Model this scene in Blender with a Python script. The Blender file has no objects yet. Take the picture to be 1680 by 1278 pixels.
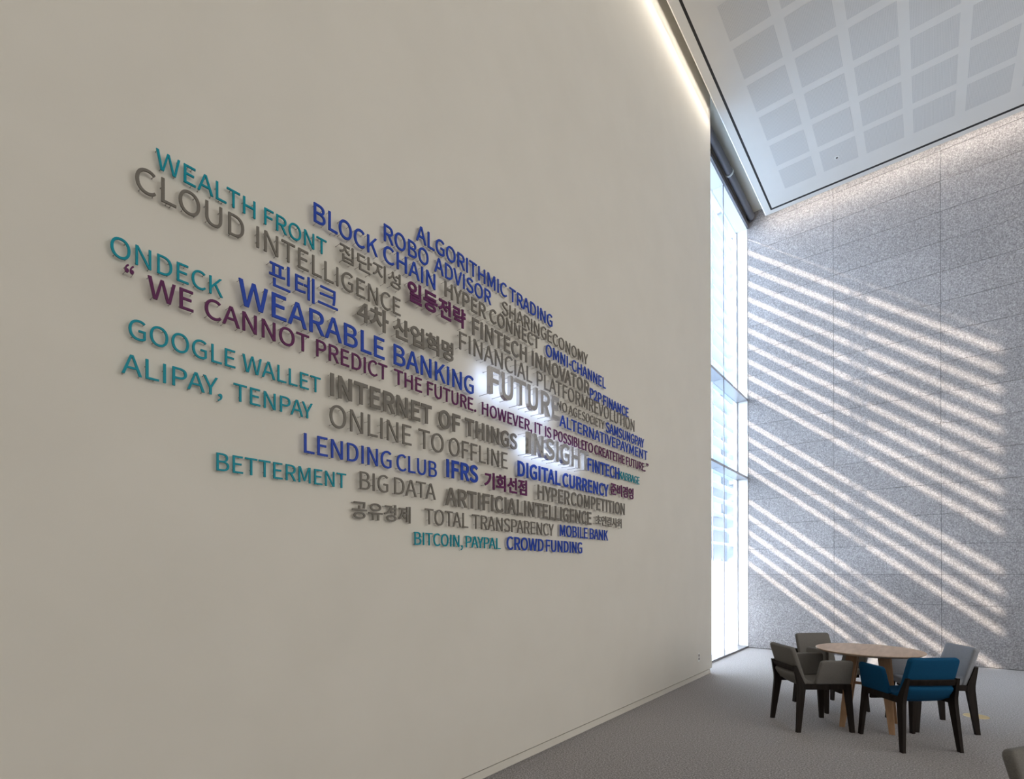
import bpy, bmesh, math, json, random
from mathutils import Vector, Matrix, Euler
random.seed(7)
C = bpy.context.scene.collection
SC = bpy.context.scene
R = math.radians

# ------------------------------------------------------------------ camera
YAW = 39.30
cam = bpy.data.cameras.new('camera'); camo = bpy.data.objects.new('camera', cam); C.objects.link(camo)
cam.sensor_width = 36.0; cam.sensor_fit = 'HORIZONTAL'
cam.lens = 835.7 / 1680 * 36.0
cam.shift_y = (939.5 - 639.0) / 1680
cam.clip_start = 0.05; cam.clip_end = 500
camo.location = (0, 0, 1.5)
view = Vector((-math.sin(R(YAW)), math.cos(R(YAW)), 0))
camo.rotation_euler = (Matrix.Rotation(R(YAW), 4, 'Z') @ Matrix.Rotation(R(90), 4, 'X') @ Matrix.Rotation(R(-0.17), 4, 'Z')).to_euler()
SC.camera = camo

# ------------------------------------------------------------------ light
w = bpy.data.worlds.new('sky'); SC.world = w; w.use_nodes = True
bg = w.node_tree.nodes['Background']
bg.inputs[0].default_value = (0.78, 0.86, 1.0, 1)
bg.inputs[1].default_value = 16.5

sun = bpy.data.lights.new('sun', 'SUN'); suno = bpy.data.objects.new('sun', sun); C.objects.link(suno)
sun.energy = 13.0; sun.angle = R(1.0); sun.color = (1.0, 0.80, 0.64)
suno.rotation_euler = Vector((1.28, 1.0, -1.043)).to_track_quat('-Z', 'Y').to_euler()
suno.location = (-12, -6, 14)

def area(name, loc, direction, sx, sy, power, col):
    l = bpy.data.lights.new(name, 'AREA'); l.shape = 'RECTANGLE'; l.size = sx; l.size_y = sy
    l.energy = power; l.color = col
    o = bpy.data.objects.new(name, l); C.objects.link(o); o.location = loc
    o.rotation_euler = Vector(direction).to_track_quat('-Z', 'Y').to_euler()
    return o
# added unseen fill lamp before the plain right wall, for general room light
area('room_fill_light', (7.8, 3.2, 4.0), (-1, 0.0, -0.03), 13.0, 6.6, 460, (1.0, 0.94, 0.86))
# warm linear cove lights hidden above the edge of the suspended ceiling
def strip(name, loc, xdir, direction, length, power):
    l = bpy.data.lights.new(name, 'AREA'); l.shape = 'RECTANGLE'; l.size = length; l.size_y = 0.03
    l.energy = power; l.color = (1.0, 0.90, 0.78)
    o = bpy.data.objects.new(name, l); C.objects.link(o); o.location = loc
    z = -Vector(direction).normalized(); x = Vector(xdir); y = z.cross(x)
    o.rotation_euler = Matrix((x, y, z)).transposed().to_euler()
    return o
strip('cove_light_wall', (-2.40, 1.5, 8.33), (0, 1, 0), (-0.35, 0, -0.94), 12.4, 17)
cw = strip('cove_light_wall_wash', (-2.41, 1.5, 8.30), (0, 1, 0), (-0.13, 0, -0.99), 12.4, 26); cw.data.spread = R(70)
strip('cove_light_stone', (2.6, 10.50, 8.36), (1, 0, 0), (0, 0.72, -0.7), 10.0, 48)

p = bpy.data.lights.new('window_portal', 'AREA'); p.shape = 'RECTANGLE'; p.size = 3.0; p.size_y = 8.2; p.cycles.is_portal = True
po = bpy.data.objects.new('window_portal', p); C.objects.link(po); po.location = (-3.03, 9.27, 4.17)
po.rotation_euler = (R(90), 0, R(-90))
SC.view_settings.view_transform = 'Standard'; SC.view_settings.look = 'None'
SC.view_settings.gamma = 1; SC.view_settings.use_curve_mapping = False
SC.view_settings.exposure = 0.0
SC.cycles.max_bounces = 8; SC.cycles.diffuse_bounces = 5; SC.cycles.transparent_max_bounces = 16
SC.cycles.caustics_reflective = False; SC.cycles.caustics_refractive = False

# ------------------------------------------------------------------ materials
def mat(name, col, rough=0.6, metal=0.0, spec=0.5):
    m = bpy.data.materials.new(name); m.use_nodes = True
    b = m.node_tree.nodes['Principled BSDF']
    b.inputs['Base Color'].default_value = (*col, 1); b.inputs['Roughness'].default_value = rough
    b.inputs['Metallic'].default_value = metal; b.inputs['Specular IOR Level'].default_value = spec
    return m
def nd(m, t, **kw):
    n = m.node_tree.nodes.new(t)
    for k, v in kw.items(): setattr(n, k, v)
    return n
def lk(m, a, b): m.node_tree.links.new(a, b)
def ramp(m, stops):
    r = nd(m, 'ShaderNodeValToRGB')
    e = r.color_ramp.elements
    while len(e) < len(stops): e.new(0.5)
    for i, (p, c) in enumerate(stops): e[i].position = p; e[i].color = (*c, 1)
    return r
def speckle(m, scale, stops, detail=2.0, rough=0.6, stretch=(1, 1, 1), bump=0.0, bdist=0.002, perobj=0.0, big=0.0):
    b = m.node_tree.nodes['Principled BSDF']
    tc = nd(m, 'ShaderNodeTexCoord'); mp = nd(m, 'ShaderNodeMapping'); mp.inputs['Scale'].default_value = stretch
    geo = nd(m, 'ShaderNodeNewGeometry'); lk(m, geo.outputs['Position'], mp.inputs['Vector'])
    n = nd(m, 'ShaderNodeTexNoise'); n.inputs['Scale'].default_value = scale; n.inputs['Detail'].default_value = detail; n.inputs['Roughness'].default_value = rough
    lk(m, mp.outputs[0], n.inputs['Vector'])
    r = ramp(m, stops); lk(m, n.outputs['Fac'], r.inputs[0])
    out = r.outputs[0]
    if perobj or big:
        hs = nd(m, 'ShaderNodeHueSaturation')
        val = nd(m, 'ShaderNodeMath', operation='MULTIPLY_ADD'); oi = nd(m, 'ShaderNodeObjectInfo')
        lk(m, oi.outputs['Random'], val.inputs[0]); val.inputs[1].default_value = perobj; val.inputs[2].default_value = 1 - perobj / 2
        n2 = nd(m, 'ShaderNodeTexNoise'); n2.inputs['Scale'].default_value = 1.3; n2.inputs['Detail'].default_value = 4
        lk(m, mp.outputs[0], n2.inputs['Vector'])
        v2 = nd(m, 'ShaderNodeMath', operation='MULTIPLY_ADD'); lk(m, n2.outputs['Fac'], v2.inputs[0]); v2.inputs[1].default_value = big
        v3 = nd(m, 'ShaderNodeMath', operation='SUBTRACT'); lk(m, val.outputs[0], v3.inputs[0]); v3.inputs[1].default_value = big / 2
        lk(m, v3.outputs[0], v2.inputs[2])
        lk(m, v2.outputs[0], hs.inputs['Value']); lk(m, out, hs.inputs['Color']); out = hs.outputs[0]
    lk(m, out, b.inputs['Base Color'])
    if bump:
        bp = nd(m, 'ShaderNodeBump'); bp.inputs['Strength'].default_value = bump; bp.inputs['Distance'].default_value = bdist
        lk(m, n.outputs['Fac'], bp.inputs['Height']); lk(m, bp.outputs[0], b.inputs['Normal'])
    return m

M = {}
M['plaster'] = speckle(mat('warm_white_plaster', (.7, .68, .62), .75, spec=.3), 2.0, [(0.3, (.685, .665, .61)), (0.7, (.71, .69, .635))], bump=.04)
M['white'] = mat('white_paint', (.78, .78, .77), .5)
M['lip'] = mat('gloss_white_edge', (.95, .95, .94), .25)
M['soffit'] = mat('cream_paint', (.70, .68, .60), .6)
M['board'] = speckle(mat('ceiling_board_paint', (.74, .74, .74), .6), 3.0, [(0.3, (.73, .72, .695)), (0.7, (.75, .74, .715))])
# perforated board: rows of tiny round holes
def perforated():
    m = mat('perforated_ceiling_board', (.62, .62, .62), .7)
    b = m.node_tree.nodes['Principled BSDF']
    geo = nd(m, 'ShaderNodeNewGeometry'); mp = nd(m, 'ShaderNodeMapping'); mp.inputs['Scale'].default_value = (66, 66, 66)
    lk(m, geo.outputs['Position'], mp.inputs['Vector'])
    fr = nd(m, 'ShaderNodeVectorMath', operation='FRACTION'); lk(m, mp.outputs[0], fr.inputs[0])
    sb = nd(m, 'ShaderNodeVectorMath', operation='SUBTRACT'); lk(m, fr.outputs[0], sb.inputs[0]); sb.inputs[1].default_value = (.5, .5, 0)
    mu = nd(m, 'ShaderNodeVectorMath', operation='MULTIPLY'); lk(m, sb.outputs[0], mu.inputs[0]); mu.inputs[1].default_value = (1, 1, 0)
    ln = nd(m, 'ShaderNodeVectorMath', operation='LENGTH'); lk(m, mu.outputs[0], ln.inputs[0])
    r = ramp(m, [(0.20, (.50, .495, .485)), (0.34, (.665, .66, .645))]); lk(m, ln.outputs['Value'], r.inputs[0])
    lk(m, r.outputs[0], b.inputs['Base Color'])
    return m
M['perf'] = perforated()
M['stone'] = speckle(mat('grey_granite', (.3, .3, .31), .75, spec=.25), 62.0,
    [(0.28, (.13, .125, .135)), (0.46, (.25, .24, .252)), (0.60, (.37, .36, .37)), (0.74, (.60, .58, .585))], detail=3.5, rough=.75, stretch=(1, 1, .8), bump=.15, bdist=.002, perobj=.10, big=.25)
M['carpet'] = speckle(mat('grey_carpet', (.2, .19, .19), .95, spec=.1), 85.0,
    [(0.34, (.085, .078, .079)), (0.5, (.215, .203, .207)), (0.66, (.42, .405, .41))], detail=3.0, rough=.7, bump=.4, bdist=.004, big=.10)
_c = M['carpet'].node_tree.nodes['Principled BSDF']; _c.inputs['Sheen Weight'].default_value = .32; _c.inputs['Sheen Roughness'].default_value = .4; _c.inputs['Sheen Tint'].default_value = (1, 1, 1, 1)
M['joint'] = mat('dark_joint', (.05, .05, .055), .9)
M['black'] = mat('black_slot', (.012, .012, .012), .7)
M['alu'] = mat('grey_aluminium', (.42, .43, .46), .35, .7)
M['aludark'] = mat('dark_grey_aluminium', (.20, .20, .22), .4, .5)
M['fin'] = mat('white_coated_metal', (.85, .87, .9), .3)
M['blade'] = mat('louvre_pale_blue_metal', (.30, .38, .48), .5, 0)
M['facade'] = mat('blue_grey_facade', (.045, .065, .095), .5)
M['fwin'] = mat('pale_facade_panel', (.11, .13, .16), .4)
M['paving'] = mat('light_paving', (.22, .22, .22), .9)
M['teal'] = mat('teal_lacquer', (.0, .27, .36), .45, spec=.2)
M['blue'] = mat('blue_lacquer', (.018, .062, .42), .45, spec=.2)
M['purple'] = mat('purple_lacquer', (.11, .017, .092), .45, spec=.2)
M['grey'] = mat('warm_grey_lacquer', (.165, .153, .135), .45, spec=.25)
M['pin'] = mat('pin_steel', (.30, .28, .26), .4, .6)
M['metal'] = mat('satin_metal_letter', (.66, .65, .63), .24, .85)
M['brass'] = mat('brass', (.62, .50, .25), .4, .6)
M['roller'] = mat('roller_tube_grey', (.17, .17, .19), .5, .2)
M['plastic'] = mat('white_plastic', (.8, .8, .78), .4)
M['socket'] = mat('dark_socket', (.06, .05, .045), .5)
M['darkwood'] = speckle(mat('dark_stained_wood', (.03, .022, .02), .5, spec=.15), 30.0, [(0.3, (.010, .007, .006)), (0.7, (.020, .015, .013))], stretch=(1, 1, .08))
M['oak'] = speckle(mat('oak_veneer', (.45, .3, .2), .5), 26.0, [(0.3, (.45, .325, .235)), (0.7, (.60, .45, .34))], stretch=(1, .12, 1), detail=4)
M['oakleg'] = speckle(mat('oak_leg', (.45, .28, .15), .5), 30.0, [(0.3, (.33, .19, .10)), (0.7, (.46, .28, .16))], stretch=(1, 1, .08), detail=4)
def fabric(name, col):
    k = 0.82
    return speckle(mat(name, col, .9, spec=.2), 260.0, [(0.3, tuple(c * k for c in col)), (0.7, tuple(min(1, c * 1.18) for c in col))], detail=2, bump=.15, bdist=.0008)
M['fgrey'] = fabric('grey_fabric', (.165, .16, .152))
M['fblue'] = fabric('blue_fabric', (.002, .066, .16))
M['fgrey_lit'] = fabric('grey_fabric_window_lit', (.29, .31, .35))  # same grey fabric, with the window light put into a paler, bluer colour
M['piping'] = mat('piping_grey', (.35, .34, .32), .8)

def glassmat(name, tint, refl):
    m = bpy.data.materials.new(name); m.use_nodes = True; nt = m.node_tree; nt.nodes.clear()
    o = nd(m, 'ShaderNodeOutputMaterial'); mx = nd(m, 'ShaderNodeMixShader'); t = nd(m, 'ShaderNodeBsdfTransparent'); g = nd(m, 'ShaderNodeBsdfGlossy')
    t.inputs[0].default_value = (*tint, 1); g.inputs['Roughness'].default_value = 0.02
    f = nd(m, 'ShaderNodeFresnel'); f.inputs['IOR'].default_value = 1.45
    mm = nd(m, 'ShaderNodeMath', operation='MULTIPLY'); mm.inputs[1].default_value = refl
    gg = nd(m, 'ShaderNodeNewGeometry'); iv = nd(m, 'ShaderNodeMath', operation='SUBTRACT'); iv.inputs[0].default_value = 1.0; lk(m, gg.outputs['Backfacing'], iv.inputs[1])
    m2 = nd(m, 'ShaderNodeMath', operation='MULTIPLY'); lk(m, iv.outputs[0], m2.inputs[1]); lk(m, mm.outputs[0], m2.inputs[0])
    lk(m, f.outputs[0], mm.inputs[0]); lk(m, m2.outputs[0], mx.inputs[0]); lk(m, t.outputs[0], mx.inputs[1]); lk(m, g.outputs[0], mx.inputs[2]); lk(m, mx.outputs[0], o.inputs[0])
    return m
M['glass'] = glassmat('clear_glass', (.93, .97, .98), 1.0)
def translucent(name, col, clear):
    m = bpy.data.materials.new(name); m.use_nodes = True; nt = m.node_tree; nt.nodes.clear()
    o = nd(m, 'ShaderNodeOutputMaterial'); mx = nd(m, 'ShaderNodeMixShader'); t = nd(m, 'ShaderNodeBsdfTransparent')
    mx2 = nd(m, 'ShaderNodeMixShader'); tl = nd(m, 'ShaderNodeBsdfTranslucent'); df = nd(m, 'ShaderNodeBsdfDiffuse')
    tl.inputs[0].default_value = (*col, 1); df.inputs[0].default_value = (*col, 1); mx2.inputs[0].default_value = .12
    lk(m, tl.outputs[0], mx2.inputs[1]); lk(m, df.outputs[0], mx2.inputs[2]); mx.inputs[0].default_value = 1 - clear
    lk(m, t.outputs[0], mx.inputs[1]); lk(m, mx2.outputs[0], mx.inputs[2]) if False else None
    lk(m, t.outputs[0], mx.inputs[1]); lk(m, mx2.outputs[0], mx.inputs[2]); lk(m, mx.outputs[0], o.inputs[0])
    return m
M['frost'] = translucent('frosted_film', (.93, .95, .97), 0.05)
M['finglass'] = translucent('milky_glass_fin', (.93, .96, .99), 0.8)
def emis(name, col, s):
    m = bpy.data.materials.new(name); m.use_nodes = True; nt = m.node_tree; nt.nodes.clear()
    o = nd(m, 'ShaderNodeOutputMaterial'); e = nd(m, 'ShaderNodeEmission'); e.inputs[0].default_value = (*col, 1); e.inputs[1].default_value = s
    lk(m, e.outputs[0], o.inputs[0]); return m
M['led'] = emis('white_blue_led', (.58, .70, 1.0), 7.5)

# ------------------------------------------------------------------ helpers
def link(name, me, m=None, parent=None, loc=None):
    o = bpy.data.objects.new(name, me); C.objects.link(o)
    if m is not None and me is not None and not me.materials: me.materials.append(m)
    if parent is not None: o.parent = parent
    if loc is not None: o.location = loc
    return o
def mesh(name, bm, smooth=None):
    me = bpy.data.meshes.new(name); bmesh.ops.recalc_face_normals(bm, faces=bm.faces); bm.to_mesh(me); bm.free()
    if smooth:
        for p in me.polygons: p.use_smooth = True
        me.set_sharp_from_angle(angle=R(smooth))
    return me
def add_box(bm, a, b, bev=0.0, seg=1):
    vs = [bm.verts.new((x, y, z)) for x in (a[0], b[0]) for y in (a[1], b[1]) for z in (a[2], b[2])]
    fs = [(0, 1, 3, 2), (4, 6, 7, 5), (0, 4, 5, 1), (2, 3, 7, 6), (0, 2, 6, 4), (1, 5, 7, 3)]
    F = [bm.faces.new([vs[i] for i in f]) for f in fs]
    if bev:
        E_ = list({e for f in F for e in f.edges})
        bmesh.ops.bevel(bm, geom=E_, offset=bev, segments=seg, affect='EDGES', profile=.5)
def box(name, a, b, m, parent=None, bev=0.0, seg=1):
    bm = bmesh.new(); c = Vector(((a[0] + b[0]) / 2, (a[1] + b[1]) / 2, min(a[2], b[2])))
    if parent is not None: c = Vector((0, 0, 0))
    add_box(bm, Vector(a) - c, Vector(b) - c, bev, seg)
    o = link(name, mesh(name, bm), m, parent)
    if parent is None: o.location = c
    return o
def struct(o): o['kind'] = 'structure'; return o
def empty(name, loc=(0, 0, 0), rz=0):
    o = bpy.data.objects.new(name, None); C.objects.link(o); o.location = loc; o.rotation_euler = (0, 0, rz); o.empty_display_size = .1
    return o
def tag(o, label, cat, group=None):
    o['label'] = label; o['category'] = cat
    if group: o['group'] = group
    return o
def cyl(bm, p, q, r1, r2=None, n=16, cap=True):
    p = Vector(p); q = Vector(q); r2 = r1 if r2 is None else r2
    d = (q - p).normalized(); a = d.orthogonal().normalized(); b = d.cross(a)
    A = [bm.verts.new(p + r1 * (math.cos(t) * a + math.sin(t) * b)) for t in [2 * math.pi * i / n for i in range(n)]]
    B = [bm.verts.new(q + r2 * (math.cos(t) * a + math.sin(t) * b)) for t in [2 * math.pi * i / n for i in range(n)]]
    for i in range(n): bm.faces.new((A[i], A[(i + 1) % n], B[(i + 1) % n], B[i]))
    if cap: bm.faces.new(A[::-1]); bm.faces.new(B)
def lathe(bm, prof, n=48, c=(0, 0, 0)):
    rings = []
    for r, z in prof:
        if r < 1e-6: rings.append([bm.verts.new((c[0], c[1], c[2] + z))])
        else: rings.append([bm.verts.new((c[0] + r * math.cos(2 * math.pi * i / n), c[1] + r * math.sin(2 * math.pi * i / n), c[2] + z)) for i in range(n)])
    for a, b in zip(rings, rings[1:]):
        for i in range(n):
            j = (i + 1) % n
            if len(a) == 1: bm.faces.new((a[0], b[i], b[j]))
            elif len(b) == 1: bm.faces.new((a[i], a[j], b[0]))
            else: bm.faces.new((a[i], a[j], b[j], b[i]))

# ------------------------------------------------------------------ room shell
XL, XW, YB, YE = -2.50, -2.78, 10.80, 7.74      # text wall, window line, stone wall, end of text wall
XG = -2.97                                       # glass line
ZT = 8.59                                        # soffit height
struct(box('floor', (-3.05, -5.2, -.2), (8.2, 10.95, 0), M['carpet']))
# painted wall carrying the letters, floating above a recessed skirting
struct(box('wall_left', (-3.05, -5.0, .078), (XL, YE, 9.0), M['plaster']))
struct(box('baseboard_left', (-3.0, -5.0, 0), (XL - .018, YE - .02, .062), M['plaster']))
struct(box('wall_right', (8.0, -5.2, 0), (8.2, 10.95, 9.0), M['plaster']))
struct(box('wall_front', (-3.05, -5.2, 0), (8.2, -5.0, 9.0), M['plaster']))
struct(box('ceiling', (-3.05, -5.2, ZT), (8.2, 10.95, 9.0), M['soffit']))
# stone wall: dark backing with individually laid slabs
wb = struct(box('wall_back', (-2.80, YB + .03, 0), (8.2, YB + .15, 9.0), M['joint']))
off = -wb.location
cols = [-2.80, -1.324, .157, 1.638, 3.119, 4.6, 6.08, 7.99]
zs = [0.0] + [.47 + .4905 * k for k in range(17)]
zs = [z for z in zs if z < ZT] + [ZT]
cache = {}
g = .0022
for i in range(len(cols) - 1):
    for j in range(len(zs) - 1):
        wd, ht = cols[i + 1] - cols[i], zs[j + 1] - zs[j]
        key = (round(wd, 3), round(ht, 3))
        if key not in cache:
            bm = bmesh.new(); add_box(bm, (g, 0, g), (wd - g, .03, ht - g), .0012)
            cache[key] = mesh('stone_slab', bm)
        o = link('stone_slab', cache[key], M['stone'], wb)
        o.location = Vector((cols[i], YB + random.choice((0, .0006, .0012, -.0006)), zs[j] + (.006 if j == 0 else 0))) + off
struct(box('baseboard_back', (-2.78, YB - .006, 0), (8.0, YB + .004, .007), M['joint']))

# suspended ceiling raft: border frame, black slot, inner board with perforated panels
ZC = 8.20
bx0, bx1, by0, by1 = -2.354, 7.7, -4.7, 10.457
def ring(bm, x0, x1, y0, y1, wd, z0, z1, wy=None):
    wy = wy or wd
    add_box(bm, (x0, y0, z0), (x0 + wd, y1, z1)); add_box(bm, (x1 - wd, y0, z0), (x1, y1, z1))
    add_box(bm, (x0 + wd, y1 - wy, z0), (x1 - wd, y1, z1)); add_box(bm, (x0 + wd, y0, z0), (x1 - wd, y0 + wy, z1))
bm = bmesh.new()
ring(bm, bx0, bx1, by0, by1, .100, ZC, ZC + .02)
struct(link('trim_1', mesh('trim_1', bm), M['board']))
bm = bmesh.new(); ring(bm, bx0 + .100, bx1 - .100, by0 + .100, by1 - .100, .032, ZC + .001, ZC + .02, .050)
struct(link('trim_2', mesh('trim_2', bm), M['black']))
raft = struct(box('ceiling', (bx0 + .132, by0 + .150, ZC), (bx1 - .132, by1 - .150, ZC + .018), M['board']))
struct(box('trim_3', (bx0 + .02, by0 + .02, ZC + .02), (bx1 - .02, by1 - .02, ZC + .05), M['board']))
# chamfered white edge profile catching the cove light
bm = bmesh.new()
e = .016
v = [bm.verts.new(p) for p in ((bx0, by0, ZC), (bx0 - e, by0, ZC + e), (bx0, by0, ZC + .02), (bx0, by1, ZC), (bx0 - e, by1, ZC + e), (bx0, by1, ZC + .02))]
for f in ((0, 1, 4, 3), (1, 2, 5, 4), (0, 3, 5, 2), (0, 2, 1), (3, 4, 5)): bm.faces.new([v[i] for i in f])
struct(link('trim_4', mesh('trim_4', bm), M['lip']))
bm = bmesh.new(); add_box(bm, (0, 0, -.0015), (.475, .515, 0)); pme = mesh('perforated_panel', bm)
ro = -raft.location
for ix in range(10):
    for iy in range(15):
        x = -1.93 + .588 * ix; y = 9.93 - .515 - .6385 * iy
        o = link('perforated_panel', pme, M['perf'], raft); o.location = Vector((x, y, ZC)) + ro

# ------------------------------------------------------------------ window
win = struct(empty('window_1', (XG, 9.27, 0)))
def wbox(name, a, b, m, bev=0):
    l = win.location
    return box(name, Vector(a) - l, Vector(b) - l, m, win, bev)
YM = 9.285
ZH = 8.30
rows = [(0.03, 3.345), (3.388, 4.895), (4.938, ZH)]
wbox('sill', (-3.0, YE, 0), (XW, YB, .032), M['aludark'])
for z in (3.345, 4.895): wbox('transom', (-3.0, YE, z), (XW, YB, z + .043), M['alu'])
wbox('head_frame', (-3.0, YE, ZH), (XW, YB, ZH + .07), M['fin'])
wbox('head_frame', (XW - .0, YE, ZH + .005), (XW + .035, YB, ZH + .10), M['aludark'])
wbox('mullion', (XW - .010, YM + .001, .03), (XW + .002, YM + .019, ZH), M['aludark'])
wbox('jamb_frame', (XG - .008, YB - .030, .03), (XG + .008, YB - .013, ZH), M['aludark'])
wbox('mullion', (-2.992, YM + .004, .03), (XG - .005, YM + .016, ZH), M['alu'])
for z0, z1 in rows:
    wbox('glass_fin', (XG, YM + .004, z0), (XW - .012, YM + .016, z1), M['finglass'])
    wbox('jamb_panel', (-3.0, YB - .012, z0), (XW, YB, z1), M['fin'])
wbox('jamb_panel', (-3.0, YE, .03), (XW + .0, YE + .012, ZH), M['fin'])
for (y0, y1) in ((YE + .012, YM - .01), (YM + .03, YB - .012)):
    for k, (z0, z1) in enumerate(rows):
        wbox('glass_pane', (XG - .02, y0, z0), (XG - .008, y1, z1), M['glass'])
    wbox('frosted_film', (XG - .007, y0, .03), (XG - .005, y1, 1.70), M['frost'])
struct(box('wall_left', (-3.05, YE, ZH + .07), (-2.97, 10.95, 9.0), M['white']))
struct(box('wall_left', (-3.05, YB, -.2), (-2.80, 10.95, 9.0), M['fin']))

# outside louvre screen
lv = empty('louvre_screen', (-3.5, 9.3, 0)); tag(lv, 'blue-grey horizontal louvre blades on a post outside the tall corner window', 'louvre')
bm = bmesh.new(); add_box(bm, (-.117, -3.4, -.009), (.117, 3.6, .009), .004); bme = mesh('louvre_blade', bm)
for k in range(-1, 22):
    zg = 7.835 + .815 * (3.5 - 2.78) - .3085 * k          # centre of the gap under the blade
    o = link('louvre_blade', bme, M['blade'], lv); o.location = (0, 0, zg + .172)
for y in (2.9,):
    bm = bmesh.new(); add_box(bm, (.11, y, 1.2), (.17, y + .12, 9.2)); link('post', mesh('post', bm), M['blade'], lv)
    bm = bmesh.new(); add_box(bm, (.17, y - .01, 0), (.19, y + .13, .14)); bkm = mesh('bracket', bm)
    for zb in (3.0, 3.3, 5.6, 5.9, 7.7, 8.0): link('bracket', bkm, M['fin'], lv, (0, 0, zb))
struct(box('ground', (-60, -50, -.5), (-3.05, 60, -.25), M['paving']))

# neighbouring building seen through the glass
nb = empty('office_building', (-10.0, 16.0, -.25)); tag(nb, 'blue-grey neighbouring building seen through the tall window behind the louvres', 'building')
link('wall', (lambda bm: (add_box(bm, (-12, 0, 0), (7.0, 6, 24)), mesh('wall', bm))[1])(bmesh.new()), M['facade'], nb)
bm = bmesh.new(); add_box(bm, (0, -.06, 0), (.5, 0, .55), .01); wme = mesh('window', bm)
for i in range(20):
    for j in range(18):
        if (i * 7 + j * 5) % 4: o = link('window', wme, M['fwin'], nb); o.location = (-7.6 + i * .72, 0, 1.6 + j * .92)
struct(box('trim_5', (-3.05, YE, 8.9), (-2.7, 10.95, 9.0), M['white']))

# roller blind above the window
rb = empty('roller_blind', (-2.68, 9.27, 8.47)); tag(rb, 'dark grey rolled-up blind tube in the niche above the tall window', 'blind')
bm = bmesh.new(); cyl(bm, (0, -1.5, 0), (0, 1.49, 0), .062, n=24); link('tube', mesh('tube', bm, 40), M['roller'], rb)
for y in (.0, 1.46, -1.48):
    bm = bmesh.new(); cyl(bm, (0, y, 0), (0, y + .035, 0), .075, n=20); add_box(bm, (-.02, y, .05), (.02, y + .03, .12))
    link('bracket', mesh('bracket', bm, 40), M['plastic'] if y == 0 else M['aludark'], rb)

# ------------------------------------------------------------------ small fittings
o = empty('wall_socket', (XL, 7.17, .31)); tag(o, 'white double power outlet low on the wall near the window', 'socket')
bm = bmesh.new(); add_box(bm, (0, -.036, -.06), (.008, .036, .06), .003, 2); link('cover_plate', mesh('cover_plate', bm), M['plastic'], o)
for z in (-.024, .024):
    bm = bmesh.new(); cyl(bm, (.008, 0, z), (.0088, 0, z), .020, n=20); link('outlet', mesh('outlet', bm), M['socket'], o)
o = empty('ceiling_sensor', (-1.136, 9.712, ZC - .002)); tag(o, 'small round sprinkler with dark centre on the ceiling near the corner', 'sprinkler')
bm = bmesh.new(); lathe(bm, [(0, -.006), (.03, -.006), (.036, -.002), (.036, 0)], 24); link('rosette', mesh('rosette', bm, 30), M['plastic'], o)
bm = bmesh.new(); lathe(bm, [(0, -.016), (.014, -.014), (.016, -.006)], 16); link('sprinkler_head', mesh('sprinkler_head', bm, 30), M['socket'], o)
o = empty('floor_outlet', (.375, 7.12, 0)); tag(o, 'round brass floor outlet cover set in the carpet behind the chairs', 'floor outlet')
bm = bmesh.new(); lathe(bm, [(.105, 0), (.102, .004), (.07, .005), (0, .005)], 40); link('cover_disc', mesh('cover_disc', bm, 30), M['brass'], o)
o = empty('soffit_clamp', (-2.47, 10.35, ZT)); tag(o, 'tiny dark clamp on the soffit beside the ceiling corner', 'clamp')
bm = bmesh.new(); add_box(bm, (-.02, -.05, -.05), (.02, .05, 0), .008); link('clamp_body', mesh('clamp_body', bm), M['roller'], o)

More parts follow.
